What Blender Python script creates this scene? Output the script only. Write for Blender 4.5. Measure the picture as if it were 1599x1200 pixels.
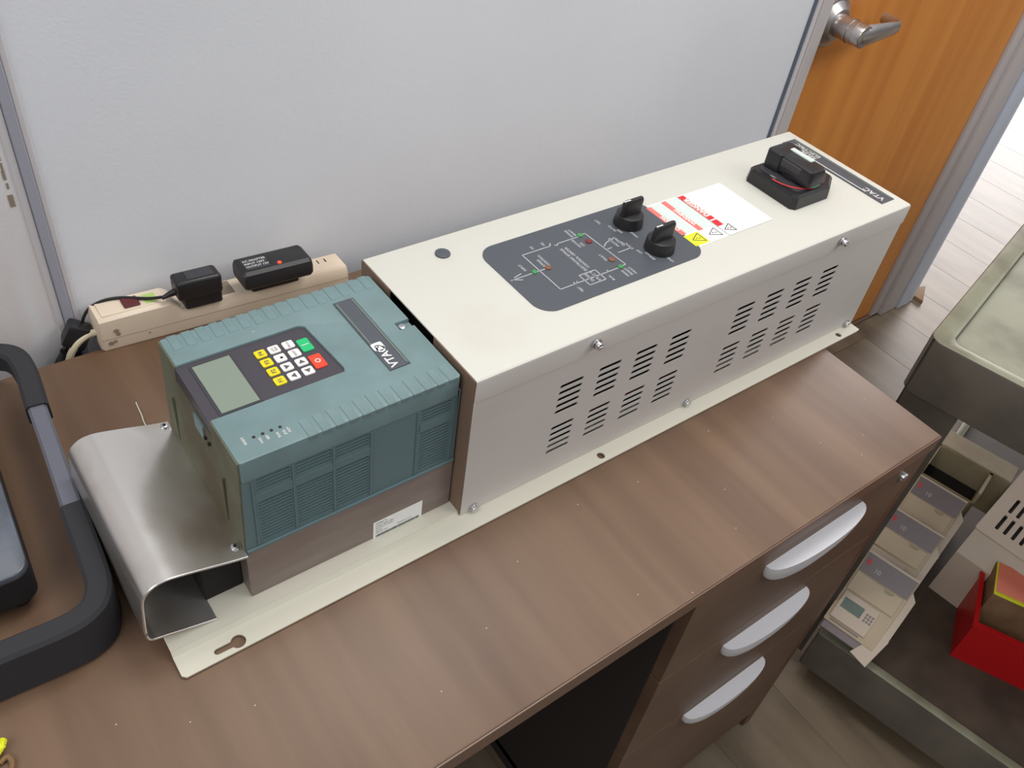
import bpy, bmesh, math, random
from mathutils import Vector, Matrix

C = bpy.context.scene.collection
for o in list(bpy.data.objects): bpy.data.objects.remove(o)
random.seed(4)
Z0 = 0.80            # heights below are measured from the device base; the floor lies 0.80 lower

# ------------------------------------------------------------------ camera, world, lights, exposure
cam = bpy.data.cameras.new('camera'); co = bpy.data.objects.new('camera', cam); C.objects.link(co)
cam.sensor_width = 36.0; cam.lens = 1372.04 / 1599 * 36.0; cam.clip_start = 0.02
Rr = Vector((0.80010416, -0.58734682, 0.1218895)); Rd = Vector((-0.33640549, -0.60757789, -0.71950014)); Rf = Vector((0.49665348, 0.53467076, -0.68371229))
m = Matrix.Identity(4)
for i in range(3):
    m[i][0] = Rr[i]; m[i][1] = -Rd[i]; m[i][2] = -Rf[i]
m[0][3], m[1][3], m[2][3] = -0.36401521, -0.4365347, 0.7279238 + Z0
co.matrix_world = m
bpy.context.scene.camera = co

w = bpy.data.worlds.new('room_light'); bpy.context.scene.world = w; w.use_nodes = True
bg = w.node_tree.nodes['Background']; bg.inputs[1].default_value = 0.84
_t = w.node_tree.nodes.new('ShaderNodeTexCoord'); _s = w.node_tree.nodes.new('ShaderNodeSeparateXYZ'); _r = w.node_tree.nodes.new('ShaderNodeMapRange'); _m = w.node_tree.nodes.new('ShaderNodeMix')
_r.interpolation_type = 'SMOOTHSTEP'; _r.inputs[1].default_value = -0.1; _r.inputs[2].default_value = 0.85; _m.data_type = 'RGBA'
_m.inputs[6].default_value = (0.20, 0.198, 0.20, 1); _m.inputs[7].default_value = (0.92, 0.95, 1.0, 1)     # dim room round about, pale lit ceiling above
w.node_tree.links.new(_t.outputs['Generated'], _s.inputs[0]); w.node_tree.links.new(_s.outputs[2], _r.inputs[0]); w.node_tree.links.new(_r.outputs[0], _m.inputs[0]); w.node_tree.links.new(_m.outputs[2], bg.inputs[0])

def area(name, loc, target, sx, sy, power, col):
    l = bpy.data.lights.new(name, 'AREA'); l.shape = 'RECTANGLE'; l.size = sx; l.size_y = sy; l.energy = power; l.color = col
    o = bpy.data.objects.new(name, l); C.objects.link(o); o.location = loc
    o.rotation_euler = (Vector(target) - Vector(loc)).to_track_quat('-Z', 'Y').to_euler()
    return o
area('overhead_light', (0.45, 0.33, 2.75), (0.2, 0.0, 0.8), 1.0, 0.45, 24, (1.0, 0.965, 0.90))
area('overhead_light', (-1.9, -0.6, 2.75), (0.0, 0.3, 0.8), 1.6, 0.9, 20, (1.0, 0.965, 0.90))
area('overhead_light', (2.0, -1.5, 2.75), (1.3, 0.46, 0.8), 1.6, 0.9, 26, (1.0, 0.985, 0.96))  # unseen fill light added to brighten the door and right-hand wall
area('daylight_window', (7.2, 2.6, 1.7), (2.6, 0.5, 0.2), 3.2, 2.0, 330, (1.0, 0.96, 0.96))

vs = bpy.context.scene.view_settings
vs.view_transform = 'Standard'; vs.look = 'None'; vs.exposure = -0.17; vs.gamma = 1.0; vs.use_curve_mapping = False

# ------------------------------------------------------------------ materials
def lin(c):
    return tuple(((v/255)/12.92 if v/255 <= 0.04045 else ((v/255+0.055)/1.055)**2.4) for v in c) + (1,)

def mat(name, col, rough=0.5, metal=0.0, col2=None, scale=(20, 20, 20), detail=3, bump=0.0, bscale=200, emit=0.0, fac=(0.35, 0.65), coord='Object', spec=0.5, rand=0.0):
    mt = bpy.data.materials.new(name); mt.use_nodes = True; nt = mt.node_tree; b = nt.nodes['Principled BSDF']
    b.inputs['Base Color'].default_value = lin(col); b.inputs['Roughness'].default_value = rough; b.inputs['Metallic'].default_value = metal
    b.inputs['Specular IOR Level'].default_value = spec
    tc = nt.nodes.new('ShaderNodeTexCoord')
    last = None
    if col2 is not None:
        mp = nt.nodes.new('ShaderNodeMapping'); mp.inputs['Scale'].default_value = scale
        nt.links.new(tc.outputs[coord], mp.inputs[0])
        n = nt.nodes.new('ShaderNodeTexNoise'); n.inputs['Scale'].default_value = 1.0; n.inputs['Detail'].default_value = detail
        nt.links.new(mp.outputs[0], n.inputs['Vector'])
        r = nt.nodes.new('ShaderNodeMapRange'); r.inputs[1].default_value = fac[0]; r.inputs[2].default_value = fac[1]
        nt.links.new(n.outputs[0], r.inputs[0])
        mx = nt.nodes.new('ShaderNodeMix'); mx.data_type = 'RGBA'
        mx.inputs[6].default_value = lin(col); mx.inputs[7].default_value = lin(col2)
        nt.links.new(r.outputs[0], mx.inputs[0])
        nt.links.new(mx.outputs[2], b.inputs['Base Color']); last = mx
        if rand > 0:
            oi = nt.nodes.new('ShaderNodeObjectInfo')
            hs = nt.nodes.new('ShaderNodeHueSaturation')
            rr = nt.nodes.new('ShaderNodeMapRange'); rr.inputs[3].default_value = 1-rand; rr.inputs[4].default_value = 1+rand
            nt.links.new(oi.outputs['Random'], rr.inputs[0]); nt.links.new(rr.outputs[0], hs.inputs['Value'])
            nt.links.new(mx.outputs[2], hs.inputs['Color']); nt.links.new(hs.outputs[0], b.inputs['Base Color'])
    if bump > 0:
        n2 = nt.nodes.new('ShaderNodeTexNoise'); n2.inputs['Scale'].default_value = bscale; n2.inputs['Detail'].default_value = 2
        nt.links.new(tc.outputs['Object'], n2.inputs['Vector'])
        bp = nt.nodes.new('ShaderNodeBump'); bp.inputs['Strength'].default_value = bump; bp.inputs['Distance'].default_value = 0.001
        nt.links.new(n2.outputs[0], bp.inputs['Height']); nt.links.new(bp.outputs[0], b.inputs['Normal'])
    if emit > 0:
        b.inputs['Emission Color'].default_value = lin(col); b.inputs['Emission Strength'].default_value = emit
    return mt

M = {}
M['wall'] = mat('wall_vinyl', (238, 240, 246), 0.75, col2=(231, 233, 239), scale=(2.5, 2.5, 3), bump=0.2, bscale=300)
M['wall_b'] = mat('wall_vinyl_stained', (234, 234, 238), 0.75, col2=(218, 204, 197), scale=(9, 9, 1.2), bump=0.2, bscale=300, fac=(0.5, 0.75))
M['batten'] = mat('batten_grey', (168, 168, 180), 0.5)
M['batten_l'] = mat('batten_light', (214, 210, 212), 0.5)
M['desk'] = mat('desk_laminate', (121, 95, 74), 0.46, col2=(98, 73, 56), scale=(22, 1.8, 4), detail=7, fac=(0.36, 0.74), bump=0.05, bscale=500)
M['desk_edge'] = mat('desk_edge_band', (112, 84, 68), 0.4)
M['desk_side'] = mat('desk_front_laminate', (108, 84, 66), 0.5, col2=(92, 69, 54), scale=(2, 14, 10), fac=(0.3, 0.7))
M['desk_red'] = mat('desk_cherry_panel', (96, 66, 52), 0.4)
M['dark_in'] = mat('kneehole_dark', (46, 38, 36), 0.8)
M['pull'] = mat('pull_silver_plastic', (214, 213, 217), 0.35)
M['cream'] = mat('cream_paint', (210, 208, 199), 0.5, col2=(203, 198, 186), scale=(7, 7, 7), fac=(0.55, 0.8), bump=0.06, bscale=700)
M['cream2'] = mat('cream_paint_base', (217, 213, 197), 0.42)
M['cream_side'] = mat('cream_paint_shaded', (206, 200, 195), 0.5, col2=(196, 189, 183), scale=(5, 5, 9), fac=(0.45, 0.75), bump=0.08, bscale=900)  # same cream paint, greyed: shade of the front faces put into the colour
M['rust'] = mat('raw_edge', (126, 104, 88), 0.6)
M['inside'] = mat('enclosure_inside', (30, 27, 25), 0.9)  # near-black, so the shade behind slots and openings is in the colour
M['teal'] = mat('teal_plastic', (116, 140, 143), 0.48, col2=(109, 132, 134), scale=(30, 30, 30), bump=0.12, bscale=1500)
M['teal_d'] = mat('teal_plastic_shaded', (100, 124, 128), 0.5, bump=0.1, bscale=1500)  # the lid's teal darkened, shade of the upright faces painted in
M['dust'] = mat('dusty_teal', (104, 106, 86), 0.7, col2=(88, 78, 58), scale=(14, 14, 14), fac=(0.45, 0.7))
M['alu'] = mat('heat_sink_aluminium', (150, 138, 132), 0.5, metal=0.35, col2=(138, 124, 118), scale=(12, 12, 60))
M['steel'] = mat('brushed_steel', (228, 224, 220), 0.28, metal=0.85, col2=(186, 176, 162), scale=(14, 10, 14), fac=(0.45, 0.75), bump=0.03, bscale=300)
M['screw'] = mat('screw_zinc', (205, 205, 208), 0.25, metal=1.0)
M['overlay'] = mat('overlay_slate', (78, 82, 89), 0.42)
M['black'] = mat('black_plastic', (34, 33, 36), 0.38)
M['black2'] = mat('switch_charcoal', (58, 57, 62), 0.45)
M['keypad'] = mat('keypad_charcoal', (66, 62, 70), 0.4)
M['lcd'] = mat('lcd_green_grey', (132, 144, 131), 0.2)
M['white'] = mat('white_ink', (226, 226, 226), 0.5)
M['label'] = mat('white_label', (250, 250, 248), 0.35)
M['label_g'] = mat('pale_label_grey', (214, 224, 220), 0.35)
M['ink'] = mat('grey_ink', (208, 208, 204), 0.6)
M['panel_ink'] = mat('panel_ink', (176, 178, 182), 0.6)
M['inkd'] = mat('dark_ink', (92, 92, 88), 0.6)
M['red'] = mat('red_ink', (214, 40, 52), 0.5)
M['redp'] = mat('pale_red_ink', (236, 120, 112), 0.5)
M['yellow'] = mat('yellow_ink', (232, 236, 40), 0.5)
M['keyY'] = mat('key_yellow', (232, 212, 20), 0.4)
M['keyW'] = mat('key_white', (238, 232, 230), 0.4)
M['keyG'] = mat('key_green', (34, 190, 116), 0.4)
M['keyR'] = mat('key_red', (250, 70, 42), 0.4)
M['ledG'] = mat('lamp_green', (60, 150, 74), 0.3)
M['ledR'] = mat('lamp_dark_red', (120, 40, 44), 0.3)
M['ledA'] = mat('lamp_amber', (130, 84, 62), 0.3)
M['glow'] = mat('glowing_red_led', (255, 60, 30), 0.3, emit=2.5)
M['arcR'] = mat('arc_red', (205, 64, 66), 0.5)
M['arcG'] = mat('arc_green', (120, 175, 140), 0.5)
M['strip'] = mat('ivory_plastic', (226, 209, 188), 0.45, col2=(214, 194, 172), scale=(12, 12, 12), fac=(0.5, 0.8))
M['soil'] = mat('grime', (150, 134, 118), 0.8)
M['cordw'] = mat('ivory_cord', (220, 208, 180), 0.5)
M['rocker'] = mat('rocker_dark_red', (92, 34, 38), 0.35)
M['greenst'] = mat('green_sticker', (178, 208, 120), 0.5)
M['door'] = mat('door_veneer', (222, 146, 66), 0.4, col2=(198, 116, 42), scale=(22, 22, 1.0), detail=7, fac=(0.3, 0.85))
M['frame'] = mat('frame_paint', (200, 193, 192), 0.5)
M['frame_l'] = mat('frame_paint_light', (206, 214, 230), 0.45)
M['dline'] = mat('gasket_dark', (96, 106, 122), 0.6)
M['nickel'] = mat('satin_nickel', (196, 190, 188), 0.3, metal=0.95)
M['floor'] = mat('vinyl_plank', (138, 122, 102), 0.46, col2=(102, 88, 70), scale=(12, 2.2, 1), detail=4, fac=(0.35, 0.68), rand=0.12)
M['under'] = mat('floor_joint', (52, 44, 38), 0.8)
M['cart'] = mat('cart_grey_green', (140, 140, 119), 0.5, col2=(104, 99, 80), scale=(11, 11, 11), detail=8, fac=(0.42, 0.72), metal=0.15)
M['cart_s'] = mat('cart_side_shaded', (100, 93, 84), 0.5, col2=(84, 78, 70), scale=(10, 10, 10))  # cart paint darkened for upright faces, their shade held in the colour
M['cart_d'] = mat('shaded_dirty_deck', (88, 76, 64), 0.6, col2=(66, 58, 48), scale=(12, 12, 12))  # dirty brown, darkened further to paint in the shade under the top tray
M['bar_g'] = mat('grey_metal_bar', (120, 122, 134), 0.4, metal=0.4)
M['foam'] = mat('black_foam', (46, 46, 50), 0.85, bump=0.1, bscale=900)
M['case'] = mat('slate_case', (98, 104, 116), 0.35, col2=(84, 88, 98), scale=(30, 30, 30))
M['case_d'] = mat('case_dark_side', (34, 34, 38), 0.6)
M['vfd'] = mat('beige_abs', (200, 182, 154), 0.5)
M['vfd_w'] = mat('pale_abs', (206, 190, 172), 0.5)
M['vfd_g'] = mat('grey_violet_face', (122, 110, 112), 0.4)
M['vfd_y'] = mat('olive_beige', (176, 166, 138), 0.6, col2=(164, 152, 122), scale=(20, 20, 20))
M['redbin'] = mat('red_bin', (196, 16, 22), 0.4)
M['card'] = mat('cardboard', (146, 116, 84), 0.8, col2=(128, 98, 68), scale=(30, 30, 30))
M['pink'] = mat('pink_label', (246, 140, 116), 0.6)
M['green_p'] = mat('green_pad', (108, 124, 116), 0.6)

# ------------------------------------------------------------------ helpers
class MB:
    """collects shapes into one bmesh, coordinates in the device frame"""
    def __init__(s): s.bm = bmesh.new(); s.mi = 0
    def _fin(s, vs, T=None):
        if T is not None: bmesh.ops.transform(s.bm, matrix=T, verts=vs)
        fs = {f for v in vs for f in v.link_faces}
        for f in fs: f.material_index = s.mi
    def box(s, x0, x1, y0, y1, z0, z1, bev=0.0, seg=2, T=None, top=None):
        r = bmesh.ops.create_cube(s.bm, size=1)
        vs = r['verts']
        for v in vs:
            hi = v.co.z > 0
            X0, X1, Y0, Y1 = x0, x1, y0, y1
            if top and hi: X0 += top; X1 -= top; Y0 += top; Y1 -= top
            v.co = Vector((X0 if v.co.x < 0 else X1, Y0 if v.co.y < 0 else Y1, z0 if v.co.z < 0 else z1))
        if bev > 0:
            es = list({e for v in vs for e in v.link_edges})
            rr = bmesh.ops.bevel(s.bm, geom=es, offset=bev, segments=seg, profile=0.5, affect='EDGES')
            vs = list({v for f in rr['faces'] for v in f.verts} | {v for v in vs if v.is_valid})
        s._fin(vs, T); return s
    def cyl(s, c, r, h, axis='Z', seg=24, r2=None, bev=0.0, T=None):
        q = bmesh.ops.create_cone(s.bm, cap_ends=True, segments=seg, radius1=r, radius2=r if r2 is None else r2, depth=h)
        vs = q['verts']
        if bev > 0:
            es = [e for e in {e for v in vs for e in v.link_edges} if abs(e.verts[0].co.z-e.verts[1].co.z) < 1e-7 and e.verts[0].co.z > 0]
            rr = bmesh.ops.bevel(s.bm, geom=es, offset=bev, segments=2, profile=0.5, affect='EDGES')
            vs = list({v for f in rr['faces'] for v in f.verts} | {v for v in vs if v.is_valid})
        R_ = Matrix.Identity(4)
        if axis == 'Y': R_ = Matrix.Rotation(math.pi/2, 4, 'X')      # top end points to -Y
        if axis == 'X': R_ = Matrix.Rotation(math.pi/2, 4, 'Y')
        bmesh.ops.transform(s.bm, matrix=Matrix.Translation(c) @ R_, verts=vs)
        s._fin(vs, T); return s
    def prism(s, pts, z0, z1, T=None, bev=0.0):
        """polygon in XY extruded along Z"""
        a = [s.bm.verts.new((p[0], p[1], z0)) for p in pts]; b = [s.bm.verts.new((p[0], p[1], z1)) for p in pts]
        n = len(pts); s.bm.faces.new(list(reversed(a))); s.bm.faces.new(b)
        for i in range(n): s.bm.faces.new((a[i], a[(i+1) % n], b[(i+1) % n], b[i]))
        vs = a+b
        if bev > 0:
            es = list({e for v in b for e in v.link_edges if e.other_vert(v) in b})
            rr = bmesh.ops.bevel(s.bm, geom=es, offset=bev, segments=2, profile=0.5, affect='EDGES')
            vs = list({v for f in rr['faces'] for v in f.verts} | {v for v in vs if v.is_valid})
        s._fin(vs, T); return s
    def loft(s, rings, closed=True, caps=True):
        R_ = [[s.bm.verts.new(p) for p in r] for r in rings]
        n = len(R_[0]); al = [v for r in R_ for v in r]
        for a, b in zip(R_, R_[1:]):
            for i in range(n if closed else n-1):
                s.bm.faces.new((a[i], a[(i+1) % n], b[(i+1) % n], b[i]))
        if caps and closed: s.bm.faces.new(list(reversed(R_[0]))); s.bm.faces.new(R_[-1])
        s._fin(al); return s
    def quad(s, *p):
        vs = [s.bm.verts.new(q) for q in p]; s.bm.faces.new(vs); s._fin(vs); return s
    def tube(s, path, r, seg=10, sub=6):
        P = smooth(path, sub); rings = []
        up = Vector((0, 0, 1))
        for i, p in enumerate(P):
            t = (P[min(i+1, len(P)-1)] - P[max(i-1, 0)]).normalized()
            a = t.cross(up)
            if a.length < 1e-3: a = t.cross(Vector((1, 0, 0)))
            a.normalize(); b = a.cross(t).normalized()
            rings.append([p + a*math.cos(2*math.pi*k/seg)*r + b*math.sin(2*math.pi*k/seg)*r for k in range(seg)])
        return s.loft(rings)
    def mat(s, i): s.mi = i; return s

def smooth(path, sub=6):
    P = [Vector(p) for p in path]; out = []
    for i in range(len(P)-1):
        p0 = P[max(i-1, 0)]; p1 = P[i]; p2 = P[i+1]; p3 = P[min(i+2, len(P)-1)]
        for k in range(sub):
            t = k/sub
            out.append(0.5*((2*p1) + (-p0+p2)*t + (2*p0-5*p1+4*p2-p3)*t*t + (-p0+3*p1-3*p2+p3)*t**3))
    out.append(P[-1]); return out

ORG = {}
def origin_of(parent):
    return ORG.get(parent.name, Vector((0, 0, 0))) if parent else None

def link_mesh(name, me, mats, parent=None, org=None, smoothing=None):
    o = bpy.data.objects.new(name, me); C.objects.link(o)
    if 'lettering' in name: o['kind'] = 'stuff'
    for mm in (mats if isinstance(mats, (list, tuple)) else [mats]): me.materials.append(M[mm] if isinstance(mm, str) else mm)
    if parent is not None:
        og = origin_of(parent); o.parent = parent; ORG[o.name] = og
        me.transform(Matrix.Translation(-og))
    else:
        if org is None:
            xs = [v.co for v in me.vertices]
            org = Vector(((min(v.x for v in xs)+max(v.x for v in xs))/2, (min(v.y for v in xs)+max(v.y for v in xs))/2, min(v.z for v in xs)))
        og = Vector(org); me.transform(Matrix.Translation(-og)); o.location = og + Vector((0, 0, Z0)); ORG[o.name] = og
    if smoothing:
        me.shade_smooth() if hasattr(me, 'shade_smooth') else None
        for p in me.polygons: p.use_smooth = True
        try: me.set_sharp_from_angle(angle=math.radians(smoothing))
        except Exception: pass
    return o

def obj(name, mb, mats, parent=None, org=None, smoothing=35):
    bmesh.ops.recalc_face_normals(mb.bm, faces=mb.bm.faces[:])
    me = bpy.data.meshes.new(name); mb.bm.to_mesh(me); mb.bm.free()
    return link_mesh(name, me, mats, parent, org, smoothing)

def tag(o, label, cat, group=None, kind=None):
    if label: o['label'] = label
    if cat: o['category'] = cat
    if group: o['group'] = group
    if kind: o['kind'] = kind
    return o
def thing(name, label, cat, loc, group=None):
    o = bpy.data.objects.new(name, None); C.objects.link(o); o.empty_display_size = 0.05
    o.location = Vector(loc) + Vector((0, 0, Z0)); ORG[o.name] = Vector(loc)
    return tag(o, label, cat, group)

def plate_mesh(outline, holes, thick):
    """flat plate in XY (z 0..thick) with real holes"""
    cu = bpy.data.curves.new('tmp', 'CURVE'); cu.dimensions = '2D'; cu.fill_mode = 'BOTH'; cu.extrude = thick/2
    for lp in [outline]+holes:
        sp = cu.splines.new('POLY'); sp.points.add(len(lp)-1); sp.use_cyclic_u = True
        for p, q in zip(sp.points, lp): p.co = (q[0], q[1], 0, 1)
    o = bpy.data.objects.new('tmp', cu); C.objects.link(o)
    dg = bpy.context.evaluated_depsgraph_get(); me = bpy.data.meshes.new_from_object(o.evaluated_get(dg))
    bpy.data.objects.remove(o); bpy.data.curves.remove(cu)
    me.transform(Matrix.Translation((0, 0, thick/2))); me.materials.clear()
    return me
XZ = Matrix(((1, 0, 0, 0), (0, 0, 1, 0), (0, 1, 0, 0), (0, 0, 0, 1)))     # plate (x,y,t) -> (x, t, y)

def text_mesh(s, size, pos, rot=math.pi/2, bold=0.0, align='LEFT', thick=0.0, M4=None):
    cu = bpy.data.curves.new('tmp', 'FONT'); cu.body = s; cu.size = size; cu.resolution_u = 2; cu.offset = bold; cu.align_x = align; cu.extrude = thick
    o = bpy.data.objects.new('tmp', cu); C.objects.link(o)
    dg = bpy.context.evaluated_depsgraph_get(); me = bpy.data.meshes.new_from_object(o.evaluated_get(dg))
    bpy.data.objects.remove(o); bpy.data.curves.remove(cu); me.materials.clear()
    me.transform(M4 if M4 is not None else Matrix.Translation(pos) @ Matrix.Rotation(rot, 4, 'Z'))
    return me
def join_meshes(ms):
    bm = bmesh.new()
    for me in ms: bm.from_mesh(me); bpy.data.meshes.remove(me)
    out = bpy.data.meshes.new('lettering'); bm.to_mesh(out); bm.free(); return out
def rrect(x0, x1, y0, y1, r, n=6):
    out = []
    for cx, cy, a0 in ((x1-r, y1-r, 0), (x0+r, y1-r, 90), (x0+r, y0+r, 180), (x1-r, y0+r, 270)):
        for k in range(n+1):
            a = math.radians(a0 + 90*k/n); out.append((cx+r*math.cos(a), cy+r*math.sin(a)))
    return out
def circ(cx, cy, r, n=20): return [(cx+r*math.cos(2*math.pi*k/n), cy+r*math.sin(2*math.pi*k/n)) for k in range(n)]
def copy_of(src, parent, off):
    c = src.copy(); C.objects.link(c); c.parent = parent; c.location = src.location + Vector(off); return c

FZ = -Z0   # floor height in the device frame
WY = 0.462 # wall plane

# ------------------------------------------------------------------ floor
fl = obj('floor', MB().box(-2.2, 6.2, -2.2, 4.2, FZ-0.05, FZ-0.006), 'under'); tag(fl, 'brown wood-look vinyl plank floor', None, kind='structure')
pm = MB().box(-0.0900, 0.0900, -0.6096, 0.6096, -0.006, 0.0, bev=0.0006, seg=1)
p0 = obj('floor_plank', pm, 'floor', org=(0, 0, 0)); p0.location = (0, 0, 0); p0.parent = fl
i = 0
for a in range(int(7.2/0.18)):
    xx = -0.93 + 0.1805*a
    for b in range(5):
        yy = -1.9 + 1.22*b + (a*0.47 % 1.22)
        o = p0 if i == 0 else p0.copy()
        if i: C.objects.link(o); o.parent = fl
        o.location = Vector((xx+0.0895, yy, FZ)) - ORG['floor']; i += 1

# ------------------------------------------------------------------ wall, battens, door
wall = MB(); wall.box(-2.2, 1.018, WY, WY+0.11, FZ, 1.7)
wall.box(1.018, 2.075, WY, WY+0.11, 1.26, 1.7)
wo = obj('wall_back', wall, 'wall', smoothing=None); tag(wo, 'pale grey fabric-textured partition wall behind the desk', None, kind='structure')
obj('wall_panel', MB().box(-2.2, -0.257, WY-0.0015, WY+0.01, FZ+0.002, 1.699), 'wall_b', wo)['label'] = 'stained wall panel left of the batten'
t1 = MB(); t1.box(-0.2485, -0.238, WY-0.006, WY, FZ+0.002, 1.699, bev=0.001, seg=1).mat(1)
t1.box(-0.257, -0.2487, WY-0.0035, WY, FZ+0.002, 1.699, bev=0.001, seg=1); t1.box(-0.2378, -0.231, WY-0.0035, WY, FZ+0.002, 1.699, bev=0.001, seg=1)
tag(obj('trim_1', t1, ['batten', 'batten_l']), 'grey vertical joint batten on the wall', None, kind='structure')
tr = MB(); pts = [(-.262, .30), (-.262, .285)]
g = MB()
for k in range(7): g.box(-0.2645-0.0008*(k % 2), -0.2625, WY-0.0022, WY-0.0014, 0.262-0.0105*k, 0.2685-0.0105*k+0.002*(k % 3))
g.box(-0.2665, -0.2615, WY-0.0022, WY-0.0014, 0.178, 0.192); g.box(-0.2655, -0.2618, WY-0.0022, WY-0.0014, 0.265, 0.275)
obj('scuff_mark', g, 'soil', wo)

d = thing('door_1', 'orange wood veneer door in a grey metal frame', None, (1.5, WY, FZ)); d['kind'] = 'structure'
obj('door_leaf', MB().box(1.062, 1.862, 0.470, 0.512, FZ+0.012, 1.235, bev=0.0015, seg=1), 'door', d)
fr = MB(); fr.box(1.0315, 1.061, 0.450, 0.57, FZ, 1.26, bev=0.002, seg=1)
fr.box(1.0315, 2.07, 0.450, 0.57, 1.24, 1.275, bev=0.002, seg=1)
obj('frame', fr, 'frame', d)
obj('frame_edge', MB().box(1.0225, 1.031, 0.4535, 0.57, FZ, 1.275, bev=0.001, seg=1), 'batten_l', d)
obj('gasket', MB().box(1.0185, 1.022, 0.4575, 0.57, FZ, 1.275), 'dline', d)
f2 = MB(); f2.box(1.866, 1.905, 0.462, 0.57, FZ, 1.24, bev=0.003, seg=2)
f2.box(1.905, 1.985, 0.452, 0.57, FZ, 1.24, bev=0.006, seg=2)
obj('frame', f2, 'frame', d)
f3 = MB(); f3.box(1.986, 2.05, 0.446, 0.572, FZ, 1.275, bev=0.006, seg=2); f3.box(2.051, 2.071, 0.450, 0.572, FZ, 1.275, bev=0.003, seg=1)
obj('frame_post', f3, 'frame_l', d)
# lever handle
hd = obj('handle', MB().cyl((1.104, 0.468, 0.185), 0.044, 0.006, 'Y', 40, bev=0.002).cyl((1.104, 0.459, 0.185), 0.040, 0.014, 'Y', 40, r2=0.028, bev=0.002)
         .cyl((1.106, 0.438, 0.185), 0.0205, 0.05, 'Y', 28).cyl((1.106, 0.4265, 0.185), 0.0220, 0.004, 'Y', 28), 'nickel', d)
lv = MB()
rings = []
for t, (x, y, hz, hy) in enumerate([(1.098, 0.406, 0.0195, 0.012), (1.112, 0.402, 0.0195, 0.012), (1.14, 0.402, 0.0180, 0.010), (1.18, 0.403, 0.0150, 0.008), (1.215, 0.405, 0.0115, 0.007), (1.226, 0.412, 0.011, 0.0065), (1.230, 0.428, 0.0105, 0.006), (1.230, 0.448, 0.010, 0.006)]):
    rr = []
    for k in range(12):
        a = 2*math.pi*k/12; cy = math.cos(a)*hy; cz = math.sin(a)*hz
        if t < 5: rr.append((x, y+cy, 0.185+cz))
        elif t == 5: rr.append((x-cy*0.7, y+cy*0.7, 0.185+cz))
        else: rr.append((x-cy, y, 0.185+cz))
    rings.append(rr)
lv.loft(rings); lv.cyl((1.106, 0.408, 0.185), 0.0200, 0.026, 'Y', 28, bev=0.002)
obj('lever', lv, 'nickel', hd)
# broken bit of base trim at the foot of the post
tag(obj('floor_threshold', MB().box(1.40, 2.10, 0.462, 0.56, FZ, FZ+0.010, bev=0.002, seg=1), 'desk_edge'), 'brown threshold strip under the orange door', 'threshold')
tag(obj('trim_chip', MB().prism([(2.085, 0.50), (2.085, 0.424), (2.165, 0.468)], FZ, FZ+0.012, bev=0.001), 'card'), 'small tan wedge on the floor at the foot of the door frame', 'wood chip')

# ------------------------------------------------------------------ desk
DT = -0.006
dk = thing('desk', 'brown wood-grain laminate desk with a three-drawer pedestal', 'desk', (0.0, 0.1, FZ))
top = obj('desk_top', MB().box(-1.0, 0.5915, -0.2032, 0.4237, DT-0.024, DT, bev=0.0024, seg=2), 'desk', dk)
obj('edge_band', MB().box(-1.0, 0.5915, -0.2045, -0.2030, DT-0.024, DT-0.0014), 'desk_edge', dk)
obj('edge_band', MB().box(0.5913, 0.5928, -0.2032, 0.4237, DT-0.024, DT-0.0014), 'desk_edge', dk)
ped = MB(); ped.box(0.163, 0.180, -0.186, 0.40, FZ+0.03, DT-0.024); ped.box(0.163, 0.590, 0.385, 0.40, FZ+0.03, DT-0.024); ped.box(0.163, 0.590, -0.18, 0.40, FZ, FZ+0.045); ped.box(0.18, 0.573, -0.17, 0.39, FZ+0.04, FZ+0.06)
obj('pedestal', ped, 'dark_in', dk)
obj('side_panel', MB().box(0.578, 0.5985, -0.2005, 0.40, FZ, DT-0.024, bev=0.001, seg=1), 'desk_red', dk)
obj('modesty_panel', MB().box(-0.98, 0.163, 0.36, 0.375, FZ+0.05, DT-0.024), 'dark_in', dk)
obj('end_panel', MB().box(-1.0, -0.98, -0.19, 0.40, FZ, DT-0.024), 'desk_side', dk)
def pull(x0, x1, zt, yf, parent):
    b = MB(); n = 20; rings = []
    cx = (x0+x1)/2; hw = (x1-x0)/2
    for k in range(n+1):
        u = math.sin(math.pi/2*(-1+2*k/n)); hh = math.sqrt(max(0, 1-abs(u)**2.3)); x = cx+hw*u
        D = 0.058*hh+0.0006; P = 0.021*hh**0.8+0.0006; r = [(x, yf, zt-0.0005)]
        for j in range(8):
            a = math.radians(90*j/7); r.append((x, yf - P*math.cos(a) if j < 7 else yf, zt - D*math.sin(a)))
        rings.append(r)
    b.loft(rings); return obj('pull_handle', b, 'pull', parent, smoothing=50)
for (zt, zb, hz, mt, hx0, hx1) in ((-0.034, -0.2035, -0.056, 'desk_red', 0.283, 0.463), (-0.2055, -0.4085, -0.232, 'desk_side', 0.286, 0.452), (-0.4105, -0.742, -0.403, 'desk_side', 0.283, 0.452)):
    f = obj('drawer', MB().box(0.166, 0.5765, -0.2015, -0.183, zb, zt-0.001, bev=0.0005, seg=1), 'desk_side', dk)
    pull(hx0, hx1, hz if hz < zt else zt-0.008, -0.2012, f)
obj('lock', MB().cyl((0.549, -0.2035, -0.060), 0.007, 0.006, 'Y', 20, bev=0.001), 'screw', dk)

# ------------------------------------------------------------------ the drive unit
U = thing('motor_drive_unit', 'long cream steel motor drive unit with a teal keypad drive at its left end', 'motor drive', (0.18, 0.09, DT))
H = 0.1918
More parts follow.
